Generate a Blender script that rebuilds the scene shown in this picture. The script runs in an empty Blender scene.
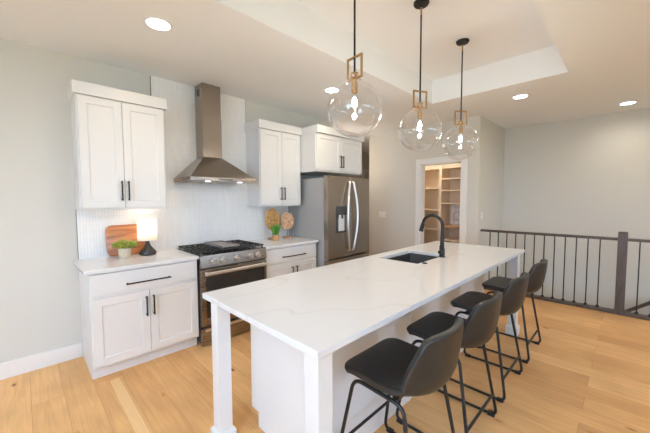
import bpy, bmesh, math, random
from mathutils import Vector, Matrix
random.seed(7)
SC = bpy.context.scene
COL = SC.collection

# ------------------------------------------------------------------ camera
cam_d = bpy.data.cameras.new('camera')
cam = bpy.data.objects.new('camera', cam_d)
COL.objects.link(cam)
cam_d.sensor_width = 36.0
cam_d.lens = 303.9 / 650 * 36.0
cam_d.clip_start = 0.02
rgt = Vector((0.707339, -0.706862, -0.004225))
upv = Vector((0.043434, 0.037496, 0.998352))
fwd = Vector((0.705539, 0.706357, -0.057224))
m = Matrix((rgt, upv, -fwd)).transposed().to_4x4()
m.translation = Vector((-0.35003, -3.57781, 1.46105))
cam.matrix_world = m
SC.camera = cam

# ------------------------------------------------------------------ world, daylight, exposure
W = bpy.data.worlds.new('world')
SC.world = W
W.use_nodes = True
wn = W.node_tree.nodes['Background']
wn.inputs[0].default_value = (0.90, 0.96, 1.0, 1)
wn.inputs[1].default_value = 3.2
SC.view_settings.view_transform = 'Standard'
SC.view_settings.look = 'None'
SC.view_settings.gamma = 1.0
SC.view_settings.use_curve_mapping = False
SC.view_settings.exposure = 0.15
SC.view_settings.use_white_balance = True
SC.view_settings.white_balance_temperature = 4950
SC.view_settings.white_balance_tint = 10
SC.cycles.max_bounces = 14
SC.cycles.diffuse_bounces = 8
SC.cycles.glossy_bounces = 6
SC.cycles.transparent_max_bounces = 24
SC.cycles.sample_clamp_indirect = 6.0
SC.cycles.caustics_reflective = False
SC.cycles.caustics_refractive = False
SC.cycles.use_denoising = True


def area_light(name, loc, target, sx, sy, power, col):
    l = bpy.data.lights.new(name, 'AREA')
    l.shape = 'RECTANGLE'
    l.size, l.size_y, l.energy, l.color = sx, sy, power, col
    o = bpy.data.objects.new(name, l)
    COL.objects.link(o)
    o.location = loc
    o.rotation_euler = (Vector(target) - Vector(loc)).to_track_quat('-Z', 'Z').to_euler()
    return o


DAY = (0.88, 0.97, 1.0)
BOUNCE_COL = (0.90, 0.98, 1.0)
# daylight outside the window openings (side wall x = -4, front wall y = -8):
# sky light falling in from above, and an added panel aimed up to brighten the ceiling
area_light('sky_side', (-4.75, -4.0, 2.35), (0.2, -3.0, 0.3), 4.0, 1.8, 84, DAY)
area_light('side_bounce_fill', (-4.75, -4.0, 0.25), (-1.2, -3.4, 2.75), 4.0, 1.2, 108, BOUNCE_COL)
area_light('sky_patio', (1.0, -8.6, 2.2), (1.0, -3, 0.3), 3.2, 1.6, 40, DAY)
area_light('sky_living', (4.6, -8.6, 2.2), (4.6, -3, 0.3), 2.0, 1.4, 3, DAY)
# added spotlight without a fixture, bounced off the ceiling behind the camera as fill
ul = bpy.data.lights.new('ceiling_bounce_fill', 'SPOT')
ul.energy, ul.color = 3150, (0.89, .97, 1.0)
ul.spot_size, ul.spot_blend, ul.shadow_soft_size = math.radians(84), 0.6, 0.15
ulo = bpy.data.objects.new('ceiling_bounce_fill', ul)
COL.objects.link(ulo)
ulo.location = (-2.5, -4.2, 0.75)
ulo.rotation_euler = (math.pi, 0, 0)


CAN_POWER, CAN_COL = 5.2, (1.0, 0.72, 0.38)
PENDANT_POWER, PENDANT_COL = 8.0, (1.0, 0.74, 0.45)
LAMP_POWER, LAMP_COL = 3.8, (1.0, 0.62, 0.30)
PANTRY_POWER = 22.0
HALL_POWER = 15.0


# ------------------------------------------------------------------ helpers: materials
class NT:
    def __init__(self, name):
        self.m = bpy.data.materials.new(name)
        self.m.use_nodes = True
        self.t = self.m.node_tree
        self.b = self.t.nodes['Principled BSDF']
        self.out = self.t.nodes['Material Output']

    def n(self, typ, **kw):
        nd = self.t.nodes.new(typ)
        for k, v in kw.items():
            setattr(nd, k, v)
        return nd

    def l(self, a, b):
        self.t.links.new(a, b)


def plain(name, col, rough=0.5, metal=0.0, bump=0.0, bscale=80.0, var=0.0, spec=None, coat=0.0):
    """Principled with a little procedural variation."""
    k = NT(name)
    b = k.b
    b.inputs['Base Color'].default_value = (*col, 1)
    b.inputs['Roughness'].default_value = rough
    b.inputs['Metallic'].default_value = metal
    if spec is not None:
        b.inputs['Specular IOR Level'].default_value = spec
    if coat:
        b.inputs['Coat Weight'].default_value = coat
        b.inputs['Coat Roughness'].default_value = 0.1
    tc = k.n('ShaderNodeTexCoord')
    nz = k.n('ShaderNodeTexNoise')
    nz.inputs['Scale'].default_value = bscale
    nz.inputs['Detail'].default_value = 3
    k.l(tc.outputs['Object'], nz.inputs['Vector'])
    if var:
        cr = k.n('ShaderNodeValToRGB')
        cr.color_ramp.elements[0].position = 0.3
        cr.color_ramp.elements[1].position = 0.7
        cr.color_ramp.elements[0].color = (*[c * (1 - var) for c in col], 1)
        cr.color_ramp.elements[1].color = (*[min(1, c * (1 + var)) for c in col], 1)
        k.l(nz.outputs['Fac'], cr.inputs['Fac'])
        k.l(cr.outputs['Color'], b.inputs['Base Color'])
    if bump:
        bp = k.n('ShaderNodeBump')
        bp.inputs['Strength'].default_value = bump
        bp.inputs['Distance'].default_value = 0.002
        k.l(nz.outputs['Fac'], bp.inputs['Height'])
        k.l(bp.outputs['Normal'], b.inputs['Normal'])
    return k.m


def brushed(name, col, rough=0.3, axis='X'):
    k = NT(name)
    b = k.b
    b.inputs['Metallic'].default_value = 1.0
    tc = k.n('ShaderNodeTexCoord')
    mp = k.n('ShaderNodeMapping')
    mp.inputs['Scale'].default_value = (2, 2, 300) if axis == 'X' else (300, 300, 2)
    nz = k.n('ShaderNodeTexNoise')
    nz.inputs['Scale'].default_value = 1.0
    nz.inputs['Detail'].default_value = 2
    k.l(tc.outputs['Object'], mp.inputs['Vector'])
    k.l(mp.outputs['Vector'], nz.inputs['Vector'])
    cr = k.n('ShaderNodeValToRGB')
    cr.color_ramp.elements[0].color = (*[c * 0.93 for c in col], 1)
    cr.color_ramp.elements[1].color = (*[min(1, c * 1.06) for c in col], 1)
    k.l(nz.outputs['Fac'], cr.inputs['Fac'])
    k.l(cr.outputs['Color'], b.inputs['Base Color'])
    mr = k.n('ShaderNodeMapRange')
    mr.inputs['To Min'].default_value = rough - 0.05
    mr.inputs['To Max'].default_value = rough + 0.06
    k.l(nz.outputs['Fac'], mr.inputs['Value'])
    k.l(mr.outputs['Result'], b.inputs['Roughness'])
    return k.m


def thin_glass(name, tint=(1, 1, 1), edge=0.35, rough=0.0, body=0.0):
    """Clear thin glass: see-through face on, mirror-like towards the rim."""
    k = NT(name)
    k.t.nodes.remove(k.b)
    tr = k.n('ShaderNodeBsdfTransparent')
    tr.inputs[0].default_value = (*tint, 1)
    gl = k.n('ShaderNodeBsdfGlossy')
    gl.inputs['Roughness'].default_value = rough
    gl.inputs['Color'].default_value = (1, 1, 1, 1)
    fr = k.n('ShaderNodeLayerWeight')
    fr.inputs['Blend'].default_value = 0.5
    pw_ = k.n('ShaderNodeMath', operation='POWER')
    pw_.inputs[1].default_value = 2.3
    k.l(fr.outputs['Facing'], pw_.inputs[0])
    mr = k.n('ShaderNodeMapRange')
    mr.inputs['To Min'].default_value = 0.07
    mr.inputs['To Max'].default_value = edge
    k.l(pw_.outputs[0], mr.inputs['Value'])
    mx = k.n('ShaderNodeMixShader')
    k.l(mr.outputs['Result'], mx.inputs[0])
    k.l(tr.outputs[0], mx.inputs[1])
    k.l(gl.outputs[0], mx.inputs[2])
    k.l(mx.outputs[0], k.out.inputs[0])
    return k.m


def emit(name, col, strength):
    k = NT(name)
    k.b.inputs['Base Color'].default_value = (*col, 1)
    k.b.inputs['Emission Color'].default_value = (*col, 1)
    k.b.inputs['Emission Strength'].default_value = strength
    return k.m


def oak_floor():
    k = NT('oak_floor')
    b = k.b
    tc = k.n('ShaderNodeTexCoord')
    sep = k.n('ShaderNodeSeparateXYZ')
    k.l(tc.outputs['Object'], sep.inputs[0])
    cmb = k.n('ShaderNodeCombineXYZ')          # boards run along y
    k.l(sep.outputs['Y'], cmb.inputs['X'])
    k.l(sep.outputs['X'], cmb.inputs['Y'])
    br = k.n('ShaderNodeTexBrick')
    br.offset = 0.37
    br.offset_frequency = 2
    br.inputs['Scale'].default_value = 1.0
    br.inputs['Brick Width'].default_value = 1.7
    br.inputs['Row Height'].default_value = 0.18
    br.inputs['Mortar Size'].default_value = 0.0012
    br.inputs['Mortar Smooth'].default_value = 0.3
    br.inputs['Bias'].default_value = 0.0
    br.inputs['Color1'].default_value = (0, 0, 0, 1)
    br.inputs['Color2'].default_value = (1, 1, 1, 1)
    br.inputs['Mortar'].default_value = (0.5, 0.5, 0.5, 1)
    k.l(cmb.outputs[0], br.inputs['Vector'])
    # grain stretched along the board, shifted per board
    ad = k.n('ShaderNodeVectorMath', operation='MULTIPLY_ADD')
    ad.inputs[1].default_value = (7, 3, 5)
    k.l(br.outputs['Color'], ad.inputs[0])
    k.l(tc.outputs['Object'], ad.inputs[2])
    mp = k.n('ShaderNodeMapping')
    mp.inputs['Scale'].default_value = (26, 1.5, 1)
    k.l(ad.outputs[0], mp.inputs['Vector'])
    nz = k.n('ShaderNodeTexNoise')
    nz.inputs['Scale'].default_value = 1.0
    nz.inputs['Detail'].default_value = 6
    nz.inputs['Distortion'].default_value = 1.6
    k.l(mp.outputs[0], nz.inputs['Vector'])
    nb = k.n('ShaderNodeTexNoise')
    nb.inputs['Scale'].default_value = 2.6
    nb.inputs['Detail'].default_value = 2
    k.l(ad.outputs[0], nb.inputs['Vector'])
    # board tone
    cr = k.n('ShaderNodeValToRGB')
    e = cr.color_ramp.elements
    e[0].position = 0.0
    e[0].color = (0.57, 0.325, 0.118, 1)
    e[1].position = 1.0
    e[1].color = (0.70, 0.440, 0.185, 1)
    n1 = e.new(0.5)
    n1.color = (0.635, 0.380, 0.148, 1)
    k.l(br.outputs['Color'], cr.inputs['Fac'])
    gr = k.n('ShaderNodeValToRGB')
    gr.color_ramp.elements[0].position = 0.28
    gr.color_ramp.elements[1].position = 0.70
    gr.color_ramp.elements[0].color = (0.87, 0.84, 0.80, 1)
    gr.color_ramp.elements[1].color = (1.06, 1.06, 1.06, 1)
    k.l(nz.outputs['Fac'], gr.inputs['Fac'])
    mul = k.n('ShaderNodeMixRGB', blend_type='MULTIPLY')
    mul.inputs[0].default_value = 1.0
    k.l(cr.outputs[0], mul.inputs[1])
    k.l(gr.outputs[0], mul.inputs[2])
    gb = k.n('ShaderNodeValToRGB')
    gb.color_ramp.elements[0].position = 0.3
    gb.color_ramp.elements[1].position = 0.7
    gb.color_ramp.elements[0].color = (0.90, 0.88, 0.86, 1)
    gb.color_ramp.elements[1].color = (1.08, 1.08, 1.07, 1)
    k.l(nb.outputs['Fac'], gb.inputs['Fac'])
    mul2 = k.n('ShaderNodeMixRGB', blend_type='MULTIPLY')
    mul2.inputs[0].default_value = 1.0
    k.l(mul.outputs[0], mul2.inputs[1])
    k.l(gb.outputs[0], mul2.inputs[2])
    # knots
    mk = k.n('ShaderNodeMapping')
    mk.inputs['Scale'].default_value = (4.6, 2.1, 1)
    mk.inputs['Location'].default_value = (0.3, 0.45, 0)
    k.l(tc.outputs['Object'], mk.inputs['Vector'])
    vo = k.n('ShaderNodeTexVoronoi')
    vo.inputs['Scale'].default_value = 1.0
    k.l(mk.outputs[0], vo.inputs['Vector'])
    kr = k.n('ShaderNodeValToRGB')
    kr.color_ramp.elements[0].position = 0.032
    kr.color_ramp.elements[0].color = (0.22, 0.17, 0.13, 1)
    kr.color_ramp.elements[1].position = 0.10
    kr.color_ramp.elements[1].color = (1, 1, 1, 1)
    k2 = kr.color_ramp.elements.new(0.055)
    k2.color = (0.72, 0.62, 0.52, 1)
    k.l(vo.outputs['Distance'], kr.inputs['Fac'])
    mul3 = k.n('ShaderNodeMixRGB', blend_type='MULTIPLY')
    mul3.inputs[0].default_value = 1.0
    k.l(mul2.outputs[0], mul3.inputs[1])
    k.l(kr.outputs[0], mul3.inputs[2])
    # one pale sapwood strip near the cabinets (x about 0.12, y below -0.66)
    def step(sock, lo, hi):
        a = k.n('ShaderNodeMath', operation='GREATER_THAN')
        a.inputs[1].default_value = lo
        k.l(sock, a.inputs[0])
        c = k.n('ShaderNodeMath', operation='LESS_THAN')
        c.inputs[1].default_value = hi
        k.l(sock, c.inputs[0])
        d = k.n('ShaderNodeMath', operation='MULTIPLY')
        k.l(a.outputs[0], d.inputs[0])
        k.l(c.outputs[0], d.inputs[1])
        return d.outputs[0]
    sx, sy = step(sep.outputs['X'], 0.095, 0.160), step(sep.outputs['Y'], -2.1, -0.66)
    mm = k.n('ShaderNodeMath', operation='MULTIPLY')
    k.l(sx, mm.inputs[0])
    k.l(sy, mm.inputs[1])
    sc = k.n('ShaderNodeMath', operation='MULTIPLY')
    sc.inputs[1].default_value = 0.55
    k.l(mm.outputs[0], sc.inputs[0])
    sap = k.n('ShaderNodeMixRGB')
    sap.inputs[2].default_value = (0.80, 0.60, 0.30, 1)
    k.l(sc.outputs[0], sap.inputs[0])
    k.l(mul3.outputs[0], sap.inputs[1])
    # seams
    seam = k.n('ShaderNodeMixRGB', blend_type='MULTIPLY')
    seam.inputs[2].default_value = (0.62, 0.52, 0.44, 1)
    k.l(br.outputs['Fac'], seam.inputs[0])
    k.l(sap.outputs[0], seam.inputs[1])
    k.l(seam.outputs[0], b.inputs['Base Color'])
    b.inputs['Roughness'].default_value = 0.46
    b.inputs['Specular IOR Level'].default_value = 0.2
    bp = k.n('ShaderNodeBump')
    bp.inputs['Strength'].default_value = 0.06
    bp.inputs['Distance'].default_value = 0.002
    k.l(nz.outputs['Fac'], bp.inputs['Height'])
    k.l(bp.outputs['Normal'], b.inputs['Normal'])
    return k.m


def stick_tile():
    """Narrow upright glazed tiles."""
    k = NT('stick_tile')
    b = k.b
    tc = k.n('ShaderNodeTexCoord')
    sep = k.n('ShaderNodeSeparateXYZ')
    k.l(tc.outputs['Object'], sep.inputs[0])
    cmb = k.n('ShaderNodeCombineXYZ')
    k.l(sep.outputs['Z'], cmb.inputs['X'])
    k.l(sep.outputs['X'], cmb.inputs['Y'])
    br = k.n('ShaderNodeTexBrick')
    br.offset = 0.5
    br.inputs['Scale'].default_value = 1.0
    br.inputs['Brick Width'].default_value = 0.145
    br.inputs['Row Height'].default_value = 0.024
    br.inputs['Mortar Size'].default_value = 0.0022
    br.inputs['Mortar Smooth'].default_value = 0.4
    br.inputs['Color1'].default_value = (0.87, 0.865, 0.85, 1)
    br.inputs['Color2'].default_value = (0.91, 0.905, 0.89, 1)
    br.inputs['Mortar'].default_value = (0.79, 0.785, 0.77, 1)
    k.l(cmb.outputs[0], br.inputs['Vector'])
    k.l(br.outputs['Color'], b.inputs['Base Color'])
    b.inputs['Roughness'].default_value = 0.22
    bp = k.n('ShaderNodeBump', invert=True)
    bp.inputs['Strength'].default_value = 0.18
    bp.inputs['Distance'].default_value = 0.002
    k.l(br.outputs['Fac'], bp.inputs['Height'])
    k.l(bp.outputs['Normal'], b.inputs['Normal'])
    return k.m


def quartz():
    k = NT('quartz')
    b = k.b
    tc = k.n('ShaderNodeTexCoord')
    mp = k.n('ShaderNodeMapping')
    mp.inputs['Rotation'].default_value = (0, 0, 0.5)
    mp.inputs['Scale'].default_value = (0.9, 1.9, 1)
    k.l(tc.outputs['Object'], mp.inputs['Vector'])
    nz = k.n('ShaderNodeTexNoise')
    nz.inputs['Scale'].default_value = 0.85
    nz.inputs['Detail'].default_value = 1.6
    nz.inputs['Roughness'].default_value = 0.5
    nz.inputs['Distortion'].default_value = 0.25
    k.l(mp.outputs[0], nz.inputs['Vector'])
    s = k.n('ShaderNodeMath', operation='SUBTRACT')
    s.inputs[1].default_value = 0.5
    k.l(nz.outputs['Fac'], s.inputs[0])
    a = k.n('ShaderNodeMath', operation='ABSOLUTE')
    k.l(s.outputs[0], a.inputs[0])
    cr = k.n('ShaderNodeValToRGB')
    cr.color_ramp.elements[0].position = 0.0
    cr.color_ramp.elements[0].color = (0.69, 0.685, 0.68, 1)
    cr.color_ramp.elements[1].position = 0.009
    cr.color_ramp.elements[1].color = (0.75, 0.757, 0.77, 1)
    k.l(a.outputs[0], cr.inputs['Fac'])
    k.l(cr.outputs[0], b.inputs['Base Color'])
    b.inputs['Roughness'].default_value = 0.16
    b.inputs['Specular IOR Level'].default_value = 0.5
    return k.m


def wood(name, dark, light, scale=(2, 30, 30), rough=0.45):
    k = NT(name)
    tc = k.n('ShaderNodeTexCoord')
    mp = k.n('ShaderNodeMapping')
    mp.inputs['Scale'].default_value = scale
    k.l(tc.outputs['Object'], mp.inputs['Vector'])
    nz = k.n('ShaderNodeTexNoise')
    nz.inputs['Scale'].default_value = 1.0
    nz.inputs['Detail'].default_value = 5
    nz.inputs['Distortion'].default_value = 1.2
    k.l(mp.outputs[0], nz.inputs['Vector'])
    cr = k.n('ShaderNodeValToRGB')
    cr.color_ramp.elements[0].position = 0.32
    cr.color_ramp.elements[1].position = 0.68
    cr.color_ramp.elements[0].color = (*dark, 1)
    cr.color_ramp.elements[1].color = (*light, 1)
    k.l(nz.outputs['Fac'], cr.inputs['Fac'])
    k.l(cr.outputs[0], k.b.inputs['Base Color'])
    k.b.inputs['Roughness'].default_value = rough
    return k.m


def shade_cloth():
    k = NT('lamp_shade_cloth')
    k.t.nodes.remove(k.b)
    d = k.n('ShaderNodeBsdfDiffuse')
    d.inputs[0].default_value = (0.85, 0.82, 0.76, 1)
    t = k.n('ShaderNodeBsdfTranslucent')
    t.inputs[0].default_value = (0.62, 0.58, 0.50, 1)
    tc = k.n('ShaderNodeTexCoord')
    nz = k.n('ShaderNodeTexNoise')
    nz.inputs['Scale'].default_value = 260
    k.l(tc.outputs['Object'], nz.inputs['Vector'])
    mr = k.n('ShaderNodeMapRange')
    mr.inputs['To Min'].default_value = 0.5
    mr.inputs['To Max'].default_value = 0.62
    k.l(nz.outputs['Fac'], mr.inputs['Value'])
    mx = k.n('ShaderNodeMixShader')
    k.l(mr.outputs['Result'], mx.inputs[0])
    k.l(d.outputs[0], mx.inputs[1])
    k.l(t.outputs[0], mx.inputs[2])
    k.l(mx.outputs[0], k.out.inputs[0])
    return k.m


M = dict(
    wall=plain('wall_paint', (0.655, 0.645, 0.590), 0.85, bump=0.05, bscale=120),
    ceiling=plain('ceiling_paint', (0.86, 0.88, 0.905), 0.9, bump=0.05, bscale=160),
    trim=plain('trim_paint', (0.82, 0.815, 0.80), 0.4),
    leg_paint=plain('leg_paint', (0.725, 0.725, 0.72), 0.4),
    cabinet=plain('cabinet_paint', (0.765, 0.763, 0.755), 0.38),
    floor=oak_floor(), tile=stick_tile(), quartz=quartz(),
    tile_edge=plain('tile_edge_metal', (0.16, 0.155, 0.15), 0.4, 0.6),
    steel=brushed('brushed_steel', (0.31, 0.265, 0.22), 0.27),
    steel_v=brushed('brushed_steel_upright', (0.36, 0.310, 0.255), 0.22, 'Z'),
    steel_grey=plain('grey_appliance_side', (0.42, 0.415, 0.405), 0.45, 0.3),
    chrome=plain('polished_handle', (0.80, 0.79, 0.77), 0.32, 1.0),
    dark_steel=plain('dark_steel', (0.10, 0.10, 0.10), 0.4, 0.7),
    black=plain('black_metal', (0.014, 0.013, 0.012), 0.42, 0.3, bump=0.03, bscale=300),
    iron=plain('cast_iron', (0.022, 0.021, 0.020), 0.5, 0.2, bump=0.2, bscale=400),
    enamel=plain('black_enamel', (0.012, 0.012, 0.012), 0.16),
    oven_glass=plain('oven_glass', (0.022, 0.019, 0.017), 0.08, coat=0.3),
    griddle=plain('griddle_plate', (0.30, 0.27, 0.25), 0.45, 0.5),
    leather=plain('black_leather', (0.0115, 0.011, 0.0105), 0.38, bump=0.25, bscale=220, var=0.15),
    rail=wood('dark_stained_wood', (0.050, 0.034, 0.023), (0.095, 0.067, 0.047), (14, 14, 3)),
    brass=plain('brushed_brass', (0.47, 0.31, 0.13), 0.3, 1.0),
    glass=thin_glass('clear_glass', (0.955, 0.955, 0.955), 0.75, 0.012),
    bulb_glass=thin_glass('bulb_glass', (1.0, 0.98, 0.95), 0.3),
    filament=emit('filament', (1.0, 0.86, 0.66), 90),
    window_glass=thin_glass('window_glass', (0.98, 0.99, 0.985), 0.5),
    lamp_bulb=emit('lamp_bulb', (1.0, 0.80, 0.55), 9),
    can=emit('can_lens', (1.0, 0.93, 0.84), 9),
    hood_lamp=emit('hood_lamp', (1.0, 0.85, 0.66), 6),
    shade=shade_cloth(),
    lamp_base=plain('lamp_ceramic', (0.040, 0.037, 0.035), 0.25, 0.3),
    board=wood('acacia_board', (0.20, 0.060, 0.018), (0.66, 0.28, 0.085), (1.6, 8, 22), 0.4),
    leaf=plain('leaf_yellow_green', (0.36, 0.43, 0.05), 0.5, var=0.35, bscale=60),
    grass=plain('grass_green', (0.14, 0.34, 0.03), 0.5, var=0.3, bscale=60),
    pot=plain('woven_pot', (0.60, 0.51, 0.38), 0.8, bump=0.6, bscale=90, var=0.3),
    pot_gold=plain('straw_pot', (0.50, 0.27, 0.09), 0.6, bump=0.5, bscale=110, var=0.25),
    soil=plain('soil', (0.05, 0.035, 0.02), 0.9, bump=0.5),
    gold_weave=plain('gold_weave', (0.60, 0.36, 0.13), 0.36, 0.4, bump=0.8, bscale=38, var=0.38),
    tan_weave=plain('tan_weave', (0.62, 0.39, 0.22), 0.55, 0.1, bump=0.9, bscale=38, var=0.38),
    wood_base=wood('stand_wood', (0.34, 0.16, 0.06), (0.50, 0.27, 0.12), (20, 20, 20)),
    shelf=plain('pantry_shelf_paint', (0.78, 0.66, 0.50), 0.5),
    shelf_top=wood('pantry_oak', (0.50, 0.29, 0.13), (0.62, 0.40, 0.20), (20, 3, 20)),
    plate=plain('switch_plate', (0.84, 0.83, 0.81), 0.35),
    sink=plain('black_sink', (0.030, 0.030, 0.032), 0.45, bump=0.1, bscale=400),
    picture=plain('print_paper', (0.70, 0.70, 0.69), 0.6, var=0.3, bscale=14),
    frame=plain('frame_white', (0.80, 0.79, 0.77), 0.4),
    lawn=plain('lawn', (0.10, 0.19, 0.05), 0.95, var=0.4, bscale=3),
    door=plain('door_paint', (0.74, 0.72, 0.69), 0.45),
)


# ------------------------------------------------------------------ helpers: meshes
class MB:
    def __init__(self):
        self.bm = bmesh.new()

    def box(self, a, b):
        x0, y0, z0 = [min(p, q) for p, q in zip(a, b)]
        x1, y1, z1 = [max(p, q) for p, q in zip(a, b)]
        v = [self.bm.verts.new(c) for c in ((x0, y0, z0), (x1, y0, z0), (x1, y1, z0), (x0, y1, z0),
                                            (x0, y0, z1), (x1, y0, z1), (x1, y1, z1), (x0, y1, z1))]
        for f in ((3, 2, 1, 0), (4, 5, 6, 7), (0, 1, 5, 4), (1, 2, 6, 5), (2, 3, 7, 6), (3, 0, 4, 7)):
            self.bm.faces.new([v[i] for i in f])
        return self

    def hexa(self, bot, top):
        v = [self.bm.verts.new(c) for c in list(bot) + list(top)]
        n = len(bot)
        self.bm.faces.new(v[:n][::-1])
        self.bm.faces.new(v[n:])
        for i in range(n):
            j = (i + 1) % n
            self.bm.faces.new((v[i], v[j], v[n + j], v[n + i]))
        return self

    def rings(self, rings, closed=False, cap=True):
        R = [[self.bm.verts.new(p) for p in r] for r in rings]
        n = len(R[0])
        k = len(R)
        for i in range(k if closed else k - 1):
            a, b = R[i], R[(i + 1) % k]
            for j in range(n):
                q = (j + 1) % n
                self.bm.faces.new((a[j], a[q], b[q], b[j]))
        if cap and not closed:
            self.bm.faces.new(R[0][::-1])
            self.bm.faces.new(R[-1])
        return self

    def lathe(self, prof, c=(0, 0, 0), n=32, cap=True, sx=1.0, sy=1.0):
        rr = []
        for r, z in prof:
            rr.append([(c[0] + sx * r * math.cos(2 * math.pi * j / n), c[1] + sy * r * math.sin(2 * math.pi * j / n), c[2] + z) for j in range(n)])
        return self.rings(rr, cap=cap)

    def cyl(self, a, b, r, n=16, r2=None):
        return self.tube([a, b], r, n, r_end=r2)

    def tube(self, pts, r, n=10, closed=False, r_end=None):
        P = [Vector(p) for p in pts]
        k = len(P)
        T = []
        for i in range(k):
            if closed:
                t = P[(i + 1) % k] - P[i - 1]
            else:
                t = P[min(i + 1, k - 1)] - P[max(i - 1, 0)]
            T.append(t.normalized())
        up = Vector((0, 0, 1)) if abs(T[0].z) < 0.9 else Vector((1, 0, 0))
        N = (up - T[0] * up.dot(T[0])).normalized()
        rr = []
        for i in range(k):
            if i:
                q = T[i - 1].rotation_difference(T[i])
                N = q @ N
                N = (N - T[i] * N.dot(T[i])).normalized()
            B = T[i].cross(N)
            rad = r if r_end is None else r + (r_end - r) * i / (k - 1)
            rr.append([tuple(P[i] + (N * math.cos(2 * math.pi * j / n) + B * math.sin(2 * math.pi * j / n)) * rad) for j in range(n)])
        return self.rings(rr, closed=closed)

    def sphere(self, c, r, u=24, v=16, sz=1.0):
        prof = []
        for i in range(1, v):
            a = -math.pi / 2 + math.pi * i / v
            prof.append((r * math.cos(a), r * math.sin(a) * sz))
        return self.lathe(prof, c, u)

    def build(self, name, mat, parent=None, bevel=0.0, smooth=False, seg=2, origin=None, angle=35):
        me = bpy.data.meshes.new(name)
        bmesh.ops.recalc_face_normals(self.bm, faces=self.bm.faces)
        if origin is not None:
            bmesh.ops.translate(self.bm, verts=self.bm.verts, vec=-Vector(origin))
        self.bm.to_mesh(me)
        self.bm.free()
        o = bpy.data.objects.new(name, me)
        COL.objects.link(o)
        me.materials.append(M[mat] if isinstance(mat, str) else mat)
        if origin is not None:
            o.location = origin
        if smooth:
            me.polygons.foreach_set('use_smooth', [True] * len(me.polygons))
            me.set_sharp_from_angle(angle=math.radians(angle))
        if bevel:
            md = o.modifiers.new('bevel', 'BEVEL')
            md.width = bevel
            md.segments = seg
            md.limit_method = 'ANGLE'
            md.angle_limit = math.radians(40)
        if parent is not None:
            o.parent = parent
            o.matrix_parent_inverse = Matrix.Identity(4)
            if parent.type == 'EMPTY' or parent.location.length:
                # geometry is written in world space for static things: cancel the parent's placement
                o.matrix_parent_inverse = world_of(parent).inverted()
        return o


def world_of(o):
    mw = Matrix.LocRotScale(o.location, o.rotation_euler, o.scale)
    if o.parent:
        mw = world_of(o.parent) @ o.matrix_parent_inverse @ mw
    return mw


def tag(o, label, cat, group=None):
    o['label'] = label
    o['category'] = cat
    if group:
        o['group'] = group
    return o


def thing(name, label, cat, loc, group=None):
    o = bpy.data.objects.new(name, None)
    COL.objects.link(o)
    o.location = loc
    o.empty_display_size = 0.05
    return tag(o, label, cat, group)


def struct(o, label=None, cat=None):
    o['kind'] = 'structure'
    if label:
        o['label'] = label
    if cat:
        o['category'] = cat
    return o


def copy_tree(o, parent=None):
    c = o.copy()
    COL.objects.link(c)
    if parent is not None:
        c.parent = parent
        c.matrix_parent_inverse = o.matrix_parent_inverse.copy()
    for ch in list(o.children):
        copy_tree(ch, c)
    return c


def fillet(pts, r, closed=False, n=6):
    P = [Vector(p) for p in pts]
    out = []
    k = len(P)
    for i in range(k):
        if not closed and i in (0, k - 1):
            out.append(P[i])
            continue
        a, p, b = P[i - 1], P[i], P[(i + 1) % k]
        da, db = (a - p), (b - p)
        d = min(r, da.length * 0.45, db.length * 0.45)
        s, e = p + da.normalized() * d, p + db.normalized() * d
        for t in range(n + 1):
            t /= n
            out.append(s * (1 - t) ** 2 + p * 2 * t * (1 - t) + e * t * t)
    return out


# ------------------------------------------------------------------ the setting
CEIL = 2.75
TX0, TX1, TY0, TY1, TZ = -0.9, 3.665, -3.085, -1.63, 3.055     # raised tray
RX = 4.768                                                     # pantry wall
SX = 6.09                                                      # wall beyond the stairs
RY = -1.889                                                    # return wall
FRONT, LEFT = -8.0, -4.0

f = MB()
f.box((LEFT - .1, FRONT - .1, -.12), (4.955, 0.12, 0))
f.box((4.955, RY, -.12), (SX + .1, 0.34, 0))
f.box((4.955, FRONT - .1, -.12), (SX + .1, -5.3, 0))
f.box((3.42, 0.12, -.12), (4.955, 2.0, 0))
f.box((4.955, 0.34, -.12), (9.2, 2.0, 0))
struct(f.build('floor', 'floor'))

c = MB()
c.box((LEFT - .1, FRONT - .1, CEIL), (TX0, 2.0, CEIL + .1))
c.box((TX1, FRONT - .1, CEIL), (9.2, 2.0, CEIL + .1))
c.box((TX0, FRONT - .1, CEIL), (TX1, TY0, CEIL + .1))
c.box((TX0, TY1, CEIL), (TX1, 2.0, CEIL + .1))
c.box((TX0 - .1, TY0 - .1, TZ), (TX1 + .1, TY1 + .1, TZ + .1))
c.box((TX0 - .1, TY0 - .1, CEIL + .1), (TX0, TY1 + .1, TZ))
c.box((TX1, TY0 - .1, CEIL + .1), (TX1 + .1, TY1 + .1, TZ))
c.box((TX0, TY0 - .1, CEIL + .1), (TX1, TY0, TZ))
c.box((TX0, TY1, CEIL + .1), (TX1, TY1 + .1, TZ))
struct(c.build('ceiling', 'ceiling'))

struct(MB().box((LEFT, 0, 0), (3.42, .12, CEIL)).build('wall_back', 'wall'))


def wall_with_holes(axis, pos, th, lo, hi, holes, z1=CEIL):
    """axis 'x': a wall along x at y=pos; 'y': along y at x=pos. holes: (a, b, z0, z1)."""
    w = MB()
    def put(a, b, z0, z1_):
        if b - a < 1e-4 or z1_ - z0 < 1e-4:
            return
        if axis == 'x':
            w.box((a, pos, z0), (b, pos + th, z1_))
        else:
            w.box((pos, a, z0), (pos + th, b, z1_))
    cur = lo
    for a, b, z0, zt in sorted(holes):
        put(cur, a, 0, z1)
        put(a, b, 0, z0)
        put(a, b, zt, z1)
        cur = b
    put(cur, hi, 0, z1)
    return w


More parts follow.
